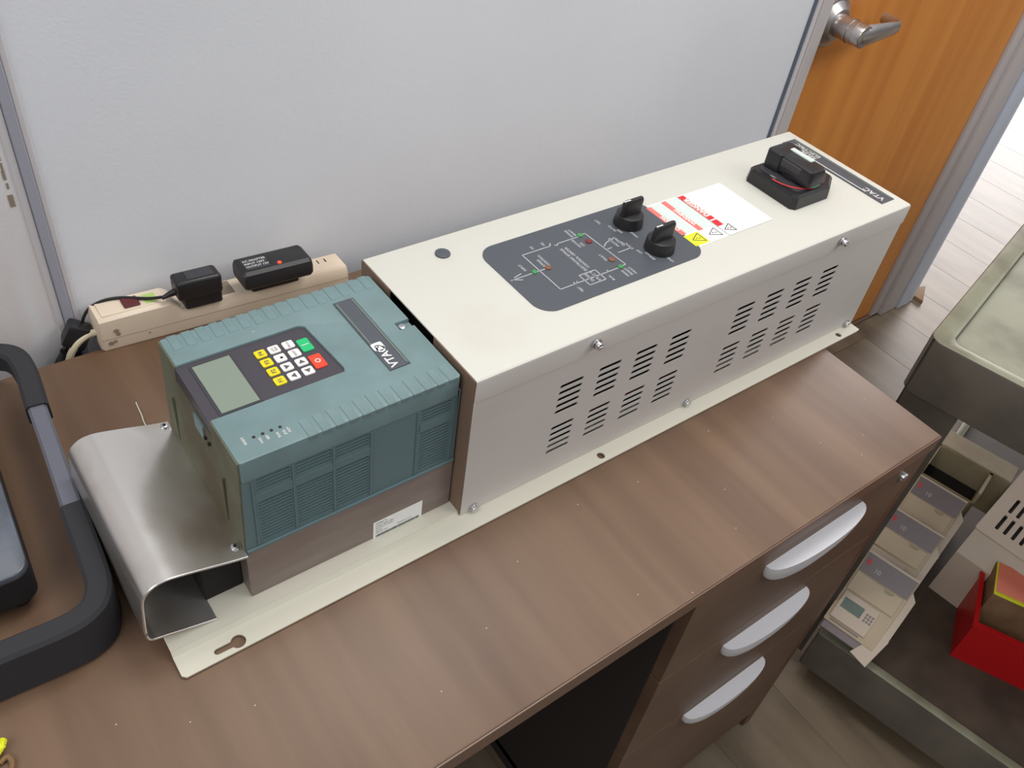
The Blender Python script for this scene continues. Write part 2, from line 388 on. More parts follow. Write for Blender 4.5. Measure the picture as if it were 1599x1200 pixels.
# base plate: front flange, small step, raised floor
key = circ(-0.2474, -0.0135, 0.0068, 20)
ko = []
for k in range(21):
    a = math.radians(-152 + 304*k/20); ko.append((-0.2474+0.0068*math.cos(a), -0.0138+0.0068*math.sin(a)))
for k in range(7):
    a = math.radians(90 + 180*k/6); ko.append((-0.2665+0.0031*math.cos(a), -0.0138+0.0031*math.sin(a)))
ol = [(-0.2975, -0.0228), (0.6600, -0.0165), (0.6668, -0.0155), (0.6668, 0.0), (-0.3008, 0.0), (-0.3008, -0.0195)]
me = plate_mesh(ol, [ko, circ(0.1865, -0.0105, 0.0048), circ(0.6285, -0.0085, 0.0044)], 0.0018)
me.transform(Matrix.Translation((0, 0, -0.0042)))
b2 = MB(); b2.bm.from_mesh(me); bpy.data.meshes.remove(me)
b2.quad((-0.3008, 0.0, -0.0024), (0.6668, 0.0, -0.0024), (0.6668, 0.0034, 0.0042), (-0.3008, 0.0034, 0.0042))
b2.quad((-0.3008, 0.0, -0.0042), (0.6668, 0.0, -0.0042), (0.6668, 0.0030, 0.0024), (-0.3008, 0.0030, 0.0024))
b2.box(-0.3008, 0.6668, 0.0030, 0.205, 0.0024, 0.0042)
b2.box(-0.3008, 0.6668, 0.212, 0.232, -0.0042, -0.0024); b2.box(-0.3008, 0.6668, 0.204, 0.213, -0.0042, 0.0042)
obj('base_plate', b2, 'cream2', U, smoothing=None)
# enclosure
slots = []
for gx in (0.1070, 0.1590, 0.2110, 0.2630, 0.3690, 0.4210, 0.4730, 0.5250):
    for zb in (0.0955, 0.0345):
        for k in range(5):
            z = zb + 0.0092*k; slots.append(rrect(gx, gx+0.031, z-0.0012, z+0.0042, 0.0024, 3))
me = plate_mesh([(0, -0.002), (0.6682, -0.002), (0.6682, H-0.002), (0, H-0.002)], slots, 0.0014); me.transform(XZ)
ft = MB(); ft.bm.from_mesh(me); bpy.data.meshes.remove(me)
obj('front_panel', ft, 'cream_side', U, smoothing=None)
tp = MB()
rings = []
for x in (-0.0005, 0.6702):
    r = []
    prof = [(-0.0007, 0.1650), (-0.0007, H-0.003), (0.0001, H-0.0010), (0.0016, H), (0.2036, H), (0.2055, H-0.001), (0.2062, H-0.003), (0.2062, 0.0)]
    prof += [(0.2048, 0.0), (0.2048, H-0.0035), (0.2036, H-0.0016), (0.0014, H-0.0016), (0.0002, H-0.003), (0.0002, 0.1650)]
    rings.append([(x, p[0], p[1]) for p in prof])
tp.loft(rings)
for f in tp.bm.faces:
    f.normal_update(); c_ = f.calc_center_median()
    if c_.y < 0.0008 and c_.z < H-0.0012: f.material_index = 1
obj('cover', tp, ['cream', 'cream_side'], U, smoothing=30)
lf = MB(); lf.box(-0.0016, -0.0002, 0.001, 0.070, 0.0, H-0.0005); lf.box(-0.0016, -0.0002, 0.150, 0.2055, 0.0, H-0.0005); lf.box(-0.0016, -0.0002, 0.07, 0.150, 0.0, 0.12)
obj('end_wall', lf, 'rust', U, smoothing=None)
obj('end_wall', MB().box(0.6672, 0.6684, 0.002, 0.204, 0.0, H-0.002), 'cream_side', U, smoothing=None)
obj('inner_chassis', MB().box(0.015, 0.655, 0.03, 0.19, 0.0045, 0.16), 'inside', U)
ins = MB().box(0.15, 0.62, 0.012, 0.028, 0.05, 0.055); obj('wire', ins, 'ledR', U)
obj('hole_plug', MB().cyl((0.0775, 0.1765, H+0.0008), 0.0082, 0.0022, 'Z', 28, bev=0.0008), 'overlay', U)
for (sx, sz) in ((0.1413, 0.1800), (0.5332, 0.1795)):
    s_ = MB().cyl((sx, -0.0068, sz), 0.0042, 0.005, 'Y', 20, bev=0.0015).cyl((sx, -0.0030, sz), 0.0058, 0.002, 'Y', 20)
    s_.box(sx-0.003, sx+0.003, -0.0097, -0.0092, sz-0.0005, sz+0.0005)
    obj('screw', s_, 'screw', U)
for sx in (0.0158, 0.333, 0.6525):
    obj('screw', MB().cyl((sx, -0.0033, 0.0030), 0.0040, 0.004, 'Y', 16, bev=0.0012).cyl((sx, -0.0010, 0.0030), 0.0055, 0.001, 'Y', 16), 'screw', U)
# control overlay
zt = H+0.0001
ovm = plate_mesh(rrect(0.1105, 0.3440, 0.0450, 0.1655, 0.021, 8), [], 0.0006); ovm.transform(Matrix.Translation((0, 0, zt)))
ov = link_mesh('control_overlay', ovm, 'overlay', U)
zl = zt+0.0007
def seg_line(b, x0, y0, x1, y1, wd=0.0011, z=zl):
    dv = Vector((x1-x0, y1-y0, 0)); n = Vector((-dv.y, dv.x, 0)).normalized()*wd/2
    b.quad((x0+n.x, y0+n.y, z), (x0-n.x, y0-n.y, z), (x1-n.x, y1-n.y, z), (x1+n.x, y1+n.y, z))
dg_ = MB()
for l in [(0.1140, 0.1055, 0.1590, 0.1055), (0.1515, 0.0705, 0.1515, 0.1360), (0.1515, 0.1360, 0.189, 0.1360), (0.189, 0.1360, 0.1925, 0.1405), (0.1945, 0.1360, 0.1965, 0.1330), (0.1965, 0.1330, 0.1995, 0.1360), (0.2, 0.1360, 0.2310, 0.1360),
          (0.2335, 0.1378, 0.2400, 0.1378), (0.2400, 0.1378, 0.2430, 0.0725), (0.2430, 0.0725, 0.2360, 0.0715), (0.1515, 0.0705, 0.2330, 0.0710), (0.184, 0.0620, 0.184, 0.0800), (0.184, 0.0800, 0.2060, 0.0800), (0.2060, 0.0620, 0.2060, 0.0800), (0.184, 0.0620, 0.2060, 0.0620),
          (0.2500, 0.1130, 0.2640, 0.1160), (0.2640, 0.1160, 0.2700, 0.0930), (0.2700, 0.0930, 0.2500, 0.0925), (0.2435, 0.1030, 0.2500, 0.1030), (0.2435, 0.1085, 0.2500, 0.1130),
          (0.120, 0.1080, 0.131, 0.1105), (0.168, 0.0695, 0.172, 0.0735), (0.172, 0.0695, 0.176, 0.0735), (0.214, 0.0695, 0.218, 0.0735), (0.117, 0.1055, 0.1265, 0.1010)]:
    seg_line(dg_, *l, wd=0.0012)
obj('diagram_line', dg_, 'panel_ink', ov, smoothing=None)['kind'] = 'stuff'
tx = []
def T_(s, size, x, y, bold=0.0): tx.append(text_mesh(s, size, (x, y, zl), bold=bold))
for s, sz, x, y in [('INPUT', .0042, .1395, .1120), ('BYPASS', .0042, .1625, .1085), ('CONTROL', .0042, .1680, .1085), ('M1', .0046, .1705, .1395), ('M2', .0046, .1855, .1395),
                    ('BYPASS', .0042, .2240, .1385), ('READY', .0042, .2290, .1385), ('MOTOR', .0042, .2200, .1190), ('ON', .0042, .2250, .1190), ('ELECTRONIC BYPASS', .0046, .1980, .0830), ('CONTROL CENTER', .0046, .2040, .0860),
                    ('DRIVE', .0050, .1935, .0655), ('VTAC 9', .0050, .2010, .0630), ('TEST', .0042, .1720, .0565), ('RUN', .0042, .2145, .0565), ('DRIVE', .0042, .2330, .0545), ('READY', .0042, .2385, .0545), ('FAULT', .0042, .2440, .0545),
                    ('FAULT', .0042, .2300, .0870), ('MOTOR', .0048, .2600, .1010), ('OUTPUT', .0048, .2665, .0990),
                    ('TEST', .0046, .2700, .1440), ('AUTO', .0046, .2765, .1250), ('OFF', .0046, .2810, .1190), ('HAND', .0046, .2915, .1045),
                    ('DRIVE', .0046, .2710, .0900), ('OFF', .0046, .2745, .0790), ('BYPASS', .0046, .2800, .0640), ('LINE', .0046, .2960, .0510)]:
    T_(s, sz, x, y, 0.00012)
link_mesh('lettering', join_meshes(tx), 'panel_ink', ov)
for mt, x, y, r in [('ledG', .1448, .1060, .0030), ('ledA', .1625, .1055, .0036), ('ledG', .2320, .1368, .0032), ('ledR', .2335, .1235, .0038), ('ledA', .2345, .0855, .0038), ('ledG', .2345, .0712, .0030)]:
    obj('indicator_lamp', MB().cyl((x, y, zl+0.0006), r, 0.0016, 'Z', 20, bev=0.0006), mt, ov)
for (kx, ky) in ((0.2985, 0.1310), (0.2975, 0.0775)):
    kn = obj('selector_knob', MB().cyl((kx, ky, zl+0.0070), 0.0172, 0.014, 'Z', 36, r2=0.0160, bev=0.0015), 'black', U)
    rings = []
    for z, xa, xb, hw in ((zl+0.010, -0.0155, 0.0140, 0.0050), (zl+0.020, -0.0150, 0.0140, 0.0043), (zl+0.0290, -0.0140, 0.0150, 0.0036), (zl+0.0318, -0.0120, 0.0140, 0.0022)):
        rings.append([(kx+p[0], ky+p[1], z) for p in rrect(xa, xb, -hw, hw, hw*0.8, 3)])
    obj('knob_grip', MB().loft(rings), 'black', kn, smoothing=30)
    obj('pointer', MB().box(kx-0.0137, kx-0.0045, ky-0.0008, ky+0.0008, zl+0.0314, zl+0.0322), 'white', kn)
# warning labels
def flat(name, x0, x1, y0, y1, z, mt, parent, t=0.0003):
    return obj(name, MB().box(x0, x1, y0, y1, z, z+t), mt, parent, smoothing=None)
wl = flat('warning_label', 0.3385, 0.3925, 0.0590, 0.1490, H+0.0002, 'label', U); wl['label'] = 'narrower label with two pale red bands and a yellow triangle'
zq = H+0.0006
flat('red_band', 0.3405, 0.3475, 0.0845, 0.1455, zq, 'redp', wl); flat('red_band', 0.3660, 0.3735, 0.0825, 0.1470, zq, 'redp', wl)
flat('pale_field', 0.3755, 0.3915, 0.0830, 0.1470, zq, 'label_g', wl); flat('pale_field', 0.3490, 0.3640, 0.0850, 0.1460, zq, 'label_g', wl)
flat('yellow_field', 0.3400, 0.3625, 0.0610, 0.0820, zq, 'yellow', wl); 
def warn_tri(x0, y0, s_, parent, z):
    b = MB(); P = [(x0+s_, y0), (x0+s_, y0+s_*1.1), (x0, y0+s_*0.55)]
    for a, c in ((0, 1), (1, 2), (2, 0)): seg_line(b, *P[a], *P[c], wd=0.0011, z=z)
    q = (x0+s_*0.35, y0+s_*0.55); seg_line(b, q[0], q[1], q[0]+s_*0.25, q[1]+0.001, wd=0.001, z=z); seg_line(b, q[0]+s_*0.25, q[1]-0.0012, q[0]+s_*0.5, q[1], wd=0.001, z=z)
    obj('warning_triangle', b, 'inkd', parent, smoothing=None)
warn_tri(0.345, 0.0635, 0.0145, wl, zq+0.0005); warn_tri(0.3720, 0.0635, 0.0145, wl, zq+0.0002)
link_mesh('lettering', join_meshes([text_mesh('WARNING', .0072, (0.3728, .0930, zq+0.0005), bold=.0002), text_mesh('CAUTION', .0068, (0.3468, .0930, zq+0.0005), bold=.0002)]), 'label', wl)
w2 = flat('warning_label', 0.3925, 0.4690, 0.0590, 0.1480, H+0.0005, 'label', U); w2['label'] = 'white label with a bright red DANGER band'
zq2 = H+0.0009
flat('red_band', 0.3940, 0.4030, 0.0785, 0.0900, zq2, 'red', w2); flat('red_band', 0.3940, 0.4030, 0.0925, 0.0985, zq2, 'red', w2); flat('red_band', 0.3940, 0.4030, 0.1370, 0.1465, zq2, 'red', w2)
flat('red_band', 0.3940, 0.4030, 0.0985, 0.1370, zq2-0.0001, 'redp', w2)
warn_tri(0.3965, 0.0630, 0.0130, w2, zq2+0.0003)
link_mesh('lettering', join_meshes([text_mesh('DANGER', .0100, (0.4022, .0990, zq2+0.0005), bold=.0003)]), 'label', w2)
link_mesh('danger_lettering', join_meshes([text_mesh('HAZARDOUS VOLTAGE', .0042, (0.410+0.0055*k, 0.0690, zq2)) if k % 3 == 0 else text_mesh(['Disconnect all power', 'before opening cover', 'Wait for discharge', 'Replace all covers', 'before power on', 'Service by trained', 'personnel only'][k % 7], .0042, (0.410+0.0055*k, 0.0690, zq2)) for k in range(9)]), 'ink', w2)
bw = MB()
for (x, y0, y1) in ((0.3931, .0590, .1480),): bw.box(x-0.0003, x+0.0003, y0, y1, zq2-0.0002, zq2+0.0001)
obj('label_edge', bw, 'inkd', w2, smoothing=None)

# disconnect switch
sw = MB(); base = [(0.507, 0.066), (0.5125, 0.0605), (0.574, 0.0605), (0.5975, 0.0760), (0.5975, 0.137), (0.590, 0.143), (0.514, 0.143), (0.507, 0.137)]
cx_, cy_ = 0.552, 0.101
lo_ = [(x, y, H+0.0003) for x, y in base]; hi_ = [(cx_+(x-cx_)*0.93-0.001, cy_+(y-cy_)*0.90, H+0.0185) for x, y in base]; mid_ = [(cx_+(x-cx_)*0.985, cy_+(y-cy_)*0.97, H+0.0150) for x, y in base]
sw.loft([lo_, mid_, hi_]); S = obj('disconnect_switch', sw, 'black', U, smoothing=20)
obj('top_plate', MB().prism([(cx_+(x-cx_)*0.80, cy_+(y-cy_)*0.78) for x, y in base], H+0.0183, H+0.0190), 'black2', S)
def arc(a0, a1, r0, r1, z, n=14):
    b = MB()
    for k in range(n):
        A = math.radians(a0+(a1-a0)*k/n); B = math.radians(a0+(a1-a0)*(k+1)/n); c = (0.5475, 0.1035)
        b.quad((c[0]+r0*math.cos(A), c[1]+r0*math.sin(A), z), (c[0]+r1*math.cos(A), c[1]+r1*math.sin(A), z), (c[0]+r1*math.cos(B), c[1]+r1*math.sin(B), z), (c[0]+r0*math.cos(B), c[1]+r0*math.sin(B), z))
    return b
obj('position_arc', arc(177, 262, 0.0345, 0.0375, H+0.0194), 'arcR', S, smoothing=None)['label'] = 'red arc marking'
obj('position_arc', arc(262, 288, 0.0345, 0.0375, H+0.0194, 5), 'arcG', S, smoothing=None)['label'] = 'green arc marking'
hb = MB(); hb.prism(rrect(0.527, 0.568, 0.112, 0.137, 0.006, 4), H+0.0185, H+0.043, bev=0.003)
hb.prism(rrect(0.5295, 0.5605, 0.066, 0.118, 0.007, 4), H+0.0225, H+0.0425, bev=0.004)
hb.cyl((0.545, 0.098, H+0.021), 0.017, 0.008, 'Z', 24)
hh_ = obj('rotary_handle', hb, 'black', S, smoothing=35)
obj('handle_tab', MB().box(0.5500, 0.5575, 0.086, 0.120, H+0.0410, H+0.0445, bev=0.001, seg=1), 'label_g', S)
obj('handle_tab', MB().box(0.5285, 0.5330, 0.082, 0.113, H+0.0300, H+0.0400, bev=0.001, seg=1), 'black2', S)
link_mesh('lettering', join_meshes([text_mesh('OFF', .005, (0.5185, 0.104, H+0.0193)), text_mesh('ON', .005, (0.568, 0.073, H+0.0193))]), 'ink', S)
# name strip on the far end of the enclosure
ns = flat('name_strip', 0.6330, 0.6590, 0.0185, 0.1850, H+0.0002, 'overlay', U, 0.0008)
flat('stripe', 0.6355, 0.6372, 0.047, 0.1830, H+0.0011, 'ink', ns); flat('stripe', 0.6545, 0.6562, 0.0215, 0.1830, H+0.0011, 'green_p', ns)
link_mesh('lettering', join_meshes([text_mesh('VTAC', .0120, (0.6465, .0230, H+0.0013), bold=.0003), text_mesh('RELIANCE', .0095, (0.6440, .1330, H+0.0013), bold=.0002), text_mesh('ELECTRIC', .0095, (0.6525, .1330, H+0.0013), bold=.0002)]), 'ink', ns)

# ---- teal drive
D = 0.188
dx0, dx1, dy0, dy1 = -0.2150, -0.0065, 0.0175, 0.1835
# heat sink body
hs = obj('heat_sink', MB().box(-0.2195, -0.0030, 0.0175, 0.183, 0.0043, 0.0712, bev=0.0006, seg=1), 'alu', U)
st = flat('rating_sticker', -0.093, -0.0370, 0.0, 0.0260, 0, 'label', hs, 0.0003)
st.data.transform(Matrix.Translation(ORG[hs.name])); st.data.transform(XZ); st.data.transform(Matrix.Translation(-ORG[hs.name] + Vector((0, 0.0170, 0.0035))))
XZT = lambda x, z, y=0.0168: Matrix.Translation((x, y, z)) @ Matrix.Rotation(math.pi/2, 4, 'X')
tt = [text_mesh(s, sz, None, M4=XZT(x, z)) for s, sz, x, z in [('VTAC 9', .0036, -.0905, .0250), ('INPUT 460V 3PH', .0028, -.0905, .0212), ('OUTPUT 0-460V', .0028, -.0905, .0178), ('60 HZ', .0028, -.0905, .0144), ('SERIAL NO.', .0028, -.0905, .0110), ('MADE IN U.S.A.', .0026, -.0660, .0110)]]
bars = MB(); x = -0.0900
while x < -0.0400:
    wd = random.choice((.0004, .0007, .001)); bars.box(x, x+wd, 0.01665, 0.0169, 0.0050, 0.0085); x += wd+random.choice((.0004, .0007))
tmpm = bpy.data.meshes.new('t'); bars.bm.to_mesh(tmpm); tt.append(tmpm)
link_mesh('lettering', join_meshes(tt), 'inkd', hs)
# housing: skirt + lid
gr = []
for (a, b_) in ((-.2035, -.1735), (-.1690, -.1355), (-.1320, -.0990), (-.0455, -.0130)):
    for k in range(4): gr.append(rrect(a, b_, 0.1470+0.0040*k, 0.1470+0.0040*k+0.0022, 0.0008, 1))
    for k in range(13): gr.append(rrect(a, b_, 0.0805+0.0041*k, 0.0805+0.0041*k+0.0023, 0.0008, 1))
me = plate_mesh([(-0.2190, 0.0716), (-0.0035, 0.0716), (-0.0065, 0.1632), (-0.2155, 0.1632)], gr, 0.0016); me.transform(XZ); me.transform(Matrix.Translation((0, 0.0175, 0)))
gm = MB(); gm.bm.from_mesh(me); bpy.data.meshes.remove(me)
gm.box(-0.2075, -0.0950, 0.0168, 0.0176, 0.1330, 0.1425); gm.box(-0.0470, -0.0105, 0.0168, 0.0176, 0.1345, 0.1430)
for xv in (-.2070, -.1712, -.1337, -.0970): gm.box(xv-0.0008, xv+0.0008, 0.0164, 0.0177, 0.0770, 0.1615)
for xv in (-.0490, -.0102): gm.box(xv-0.0008, xv+0.0008, 0.0164, 0.0177, 0.0770, 0.1615)
gm.box(-0.2185, -0.0040, 0.0155, 0.0178, 0.0718, 0.0755, bev=0.0006, seg=1)
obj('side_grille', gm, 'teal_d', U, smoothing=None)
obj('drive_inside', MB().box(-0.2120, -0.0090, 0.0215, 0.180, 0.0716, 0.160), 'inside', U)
sd = MB()
def ecv(y0, y1, ztop):
    f_ = (ztop-0.0716)/(0.1868-0.0716); xt = -0.2203+0.0038*f_
    sd.loft([[(-0.2203, y, 0.0716), (-0.2185, y, 0.0716), (xt+0.0018, y, ztop), (xt, y, ztop)] for y in (y0, y1)])
ecv(0.0180, 0.0718, 0.1868); ecv(0.0718, 0.1462, 0.1700); ecv(0.1462, 0.1838, 0.1868)
for y in (0.050, 0.160): sd.box(-0.2206, -0.2190, y-0.001, y+0.001, 0.085, 0.140)
obj('end_cover', sd, 'dust', U, smoothing=None)
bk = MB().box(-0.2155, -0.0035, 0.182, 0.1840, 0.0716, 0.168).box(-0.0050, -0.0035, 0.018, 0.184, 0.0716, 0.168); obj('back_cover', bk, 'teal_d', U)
kx0, kx1, ky0, ky1 = -0.2150, -0.0945, 0.0720, 0.1460
lid_out = [(-0.2150, 0.0180), (-0.0080, 0.0180), (-0.0050, 0.0200), (-0.0050, 0.0985), (-0.0215, 0.0985), (-0.0215, 0.1065), (-0.0050, 0.1065), (-0.0050, 0.1810), (-0.0070, 0.1840), (-0.2150, 0.1840)]
# lid with keypad pocket cut from its left edge
lid_out = [(-0.2140, 0.0165), (-0.0080, 0.0165), (-0.0055, 0.0190), (-0.0055, 0.0975), (-0.0210, 0.0975), (-0.0210, 0.1075), (-0.0055, 0.1075), (-0.0055, 0.1820), (-0.0080, 0.1845), (-0.2140, 0.1845), (-0.2155, 0.1825),
           (-0.2155, ky1), (-0.1010, ky1), (-0.0965, ky1-0.0035), (-0.0915, ky0+0.0045), (-0.0935, ky0), (-0.2155, ky0), (-0.2155, 0.0185)]
me = plate_mesh(lid_out, [], 0.0235); me.transform(Matrix.Translation((0, 0, D-0.0235)))
lm = MB(); lm.bm.from_mesh(me); bpy.data.meshes.remove(me)
bmesh.ops.remove_doubles(lm.bm, verts=lm.bm.verts[:], dist=1e-5)
es = [e for e in lm.bm.edges if abs(e.verts[0].co.z-D) < 1e-5 and abs(e.verts[1].co.z-D) < 1e-5 and any(abs(f.normal.z) < 0.5 for f in e.link_faces) and any(abs(f.normal.z) > 0.5 for f in e.link_faces)]
bmesh.ops.bevel(lm.bm, geom=es, offset=0.0012, segments=2, profile=0.5, affect='EDGES')
lid = obj('drive_lid', lm, 'teal', U, smoothing=40)
rb = MB().box(-0.0042, 0.0042, -0.0120, 0.0085, -0.0006, 0.0006, bev=0.0005, seg=1).box(-0.0042, 0.0042, -0.0122, -0.0105, -0.0040, 0.0004, bev=0.0004, seg=1)
r0 = obj('rib', rb, 'teal', None, org=(0, 0, 0)); r0.location = (0, 0, 0); r0.parent = lid; OG = ORG[lid.name]
n = 0
for side in (0, 1):
    for k in range(12 if side == 0 else 16):
        x = (-0.1515+0.01245*k) if side == 0 else (-0.205+0.0127*k)
        o = r0 if n == 0 else r0.copy()
        if n: C.objects.link(o); o.parent = lid
        o.location = Vector((x, 0.0282 if side == 0 else 0.1728, D)) - OG
        if side: o.rotation_euler = (0, 0, math.pi)
        n += 1
for k in range(4): obj('status_light', MB().cyl((-0.1935+0.0076*k, 0.0378, D+0.0001), 0.0014, 0.0006, 'Z', 14), 'black', lid)
link_mesh('lettering', join_meshes([text_mesh(s, .0030, (x, y, D+0.0002), bold=.0001) for s, x, y in (('READY', -.2010, .0330), ('FWD', -.1890, .0285), ('REV', -.1830, .0300), ('RUN', -.1745, .0275), ('JOG', -.1690, .0280), ('PGM', -.1648, .0290), ('1', -.1385, .1560))]), 'ink', lid)
obj('lid_screw', MB().cyl((-0.0165, 0.1015, D-0.0025), 0.0038, 0.004, 'Z', 20, bev=0.001), 'screw', U)
obj('screw_seat', MB().box(-0.0210, -0.0055, 0.0976, 0.1074, D-0.012, D-0.0045), 'teal', U)
# name plate on lid
npz = D+0.0002
npl = flat('name_plate', -0.0583, -0.0373, 0.0525, 0.1587, npz, 'overlay', U, 0.0008)
flat('stripe', -0.0570, -0.0556, 0.0900, 0.1560, npz+0.0009, 'green_p', npl); flat('stripe', -0.0402, -0.0387, 0.0545, 0.1575, npz+0.0009, 'green_p', npl)
me = plate_mesh(rrect(-.0578, -.0465, .0800, .0905, .002, 3), [], 0.0003); me.transform(Matrix.Translation((0, 0, npz+0.0009))); link_mesh('badge', me, 'white', npl)
link_mesh('lettering', join_meshes([text_mesh('VTAC', .0115, (-.0475, .0545, npz+0.0012), bold=.0003)]), 'white', npl)
link_mesh('badge_numeral', join_meshes([text_mesh('9', .0100, (-.0487, .0825, npz+0.0014))]), 'overlay', npl)
# keypad
kpd = MB(); kpd.prism([(-0.2164, ky0), (-0.0935, ky0), (-0.0915, ky0+0.0045), (-0.0965, ky1-0.0035), (-0.1010, ky1), (-0.2164, ky1)], D-0.0235, D-0.0022)
kp = obj('keypad_panel', kpd, 'keypad', U, smoothing=None)
obj('cable_notch', MB().box(-0.2188, -0.2160, 0.086, 0.106, 0.152, 0.168), 'teal', U)
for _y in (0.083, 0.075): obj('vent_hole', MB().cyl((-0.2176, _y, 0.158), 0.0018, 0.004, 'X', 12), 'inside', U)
flat('lcd_bezel', -0.2065, -0.1685, 0.0735, 0.1412, D-0.0022, 'black2', kp, 0.0006)
flat('lcd_screen', -0.2040, -0.1707, 0.0757, 0.1390, D-0.0016, 'lcd', kp, 0.0004)
def keycap(x, y, sx, sy, mt, lab=None):
    me = plate_mesh(rrect(x-sx/2, x+sx/2, y-sy/2, y+sy/2, 0.0015, 3), [], 0.0011); me.transform(Matrix.Translation((0, 0, D-0.0022)))
    o = link_mesh('key', me, mt, kp)
    if lab: o['label'] = lab
    return o
ys = (.0887, .1018, .1149, .1277)
for y in ys: keycap(-0.1464, y, .0100, .0098, 'keyY')
for y in ys: keycap(-0.1335, y, .0100, .0098, 'keyW'); keycap(-0.1198, y, .0100, .0098, 'keyW')
keycap(-0.1068, .1205, .0108, .0172, 'keyG', 'green start key'); keycap(-0.1068, .0960, .0112, .0180, 'keyR', 'red stop key')
kz = D-0.0009
KL = []
for s, x, y in [('F1', -.1444, ys[0]), ('F2', -.1444, ys[1]), ('F3', -.1444, ys[2]), ('F4', -.1444, ys[3])]: KL.append(text_mesh(s, .0055, (x, y, kz), align='CENTER', bold=.0001))
for s, x, y in [('LOC', -.1340, ys[3]), ('REM', -.1308, ys[3]), ('PROG', -.1190, ys[3]), ('RESET', -.1190, ys[2])]: KL.append(text_mesh(s, .0030, (x, y, kz), align='CENTER'))
link_mesh('lettering', join_meshes(KL), 'inkd', kp)
ar = MB()
def tri(x, y, dx, dy, s_=0.0026):
    px, py = -dy, dx
    ar.bm.faces.new([ar.bm.verts.new((x+dx*s_, y+dy*s_, kz)), ar.bm.verts.new((x-dx*s_*.8+px*s_*1.15, y-dy*s_*.8+py*s_*1.15, kz)), ar.bm.verts.new((x-dx*s_*.8-px*s_*1.15, y-dy*s_*.8-py*s_*1.15, kz))])
tri(-.1335, ys[0], -1, 0); tri(-.1335, ys[1], 1, 0); tri(-.1198, ys[1], 0, 1); tri(-.1198, ys[0], 0, -1); tri(-.1325, ys[2], 0, 1, .0015); tri(-.1325, ys[2]-.0006, 0, -1, .0015)
obj('arrow_symbol', ar, 'inkd', kp, smoothing=None)
obj('start_symbol', MB().box(-.1105, -.1035, .1199, .1208, kz, kz+0.0002), 'white', kp)
sb = MB()
me = plate_mesh(circ(-.1068, .0960, .0026), [circ(-.1068, .0960, .0017)], 0.0002); me.transform(Matrix.Translation((0, 0, kz))); sb.bm.from_mesh(me)
obj('stop_symbol', sb, 'white', kp, smoothing=None)

# ---- steel air duct
y0_, y1_ = 0.0125, 0.1965
pf = [(-0.2200, 0.0738), (-0.2350, 0.0775), (-0.2600, 0.0850), (-0.2800, 0.0905), (-0.2900, 0.0920), (-0.2985, 0.0905), (-0.3055, 0.0855), (-0.3092, 0.0790), (-0.3108, 0.0700), (-0.3122, 0.0550), (-0.3135, 0.0400), (-0.3138, 0.0290), (-0.3125, 0.0225), (-0.3085, 0.0192), (-0.3020, 0.0175), (-0.2750, 0.0100), (-0.2550, 0.0048)]
P2 = smooth([(a, 0, b) for a, b in pf], 4)
dn = MB(); rings = []
for y in (y0_, y1_):
    outr = []; inr = []
    for i_, p in enumerate(P2):
        t = (P2[min(i_+1, len(P2)-1)] - P2[max(i_-1, 0)]).normalized(); nrm = Vector((t.z, 0, -t.x))
        outr.append((p.x, y, p.z)); inr.append((p.x-nrm.x*-0.0013, y, p.z-nrm.z*-0.0013))
    rings.append(outr+list(reversed(inr)))
# side plates stay open; ring loft = bent sheet
dn.loft(rings)
duct = obj('air_duct', dn, 'steel', U, smoothing=50)
obj('highlight_hem', MB().tube([(p.x, y0_, p.z) for p in P2[::3]]+[tuple(Vector((P2[-1].x, y0_, P2[-1].z)))], 0.0012, 8, sub=2), 'steel', duct)  # edge tube added to give the duct lip a bright highlight
for (x, y) in ((-0.2238, 0.1905), (-0.2244, 0.0255)):
    obj('duct_screw', MB().cyl((x-0.001, y, 0.0758), 0.0050, 0.0010, 'Z', 20).cyl((x-0.001, y, 0.0772), 0.0038, 0.0026, 'Z', 20, bev=0.001).mat(1).cyl((x-0.001, y, 0.0786), 0.0016, 0.0006, 'Z', 6), ['screw', 'inside'], duct)
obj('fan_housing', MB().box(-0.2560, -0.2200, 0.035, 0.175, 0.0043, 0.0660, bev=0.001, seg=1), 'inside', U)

# ------------------------------------------------------------------ power strip and adapters
PS = thing('power_strip', 'dirty ivory power strip lying along the wall behind the teal drive', 'power strip', (-0.06, 0.435, DT))
def strip_ring(x, yf, yb, zt_, bev):
    return [(x, yf, -0.0055), (x, yf-0.001, 0.010), (x, yf+0.001, zt_-bev), (x, yf+0.001+bev, zt_), (x, yb-bev, zt_), (x, yb, zt_-bev), (x, yb, -0.0055)]
rs = [(-0.2235, .421, .450, .034, .006), (-0.2205, .4165, .4535, .0385, .0040), (-0.1400, .4165, .4535, .0395, .0035), (-0.1340, .4165, .4535, .0350, .0035), (-0.1270, .4165, .4535, .0262, .003), (-0.05, .4165, .4535, .0260, .003), (0.0860, .4165, .4535, .0260, .003), (0.0880, .419, .4510, .0230, .004)]
_ps0 = set(bpy.data.objects)
body = obj('strip_body', MB().loft([strip_ring(*r) for r in rs]), 'strip', PS, smoothing=40)
obj('seam', MB().box(-0.2215, 0.0870, 0.4154, 0.4162, 0.0098, 0.0104), 'soil', PS)
obj('top_plate', MB().box(-0.2150, -0.1420, .4220, .4500, .0388, .0398, bev=.0003, seg=1), 'strip', PS)
obj('rocker_switch', MB().box(-0.1880, -0.1700, .4260, .4440, .0397, .0425, bev=.001, seg=1), 'rocker', PS)
obj('sticker', MB().box(-0.1640, -0.1500, .4260, .4440, .0398, .0401), 'greenst', PS)
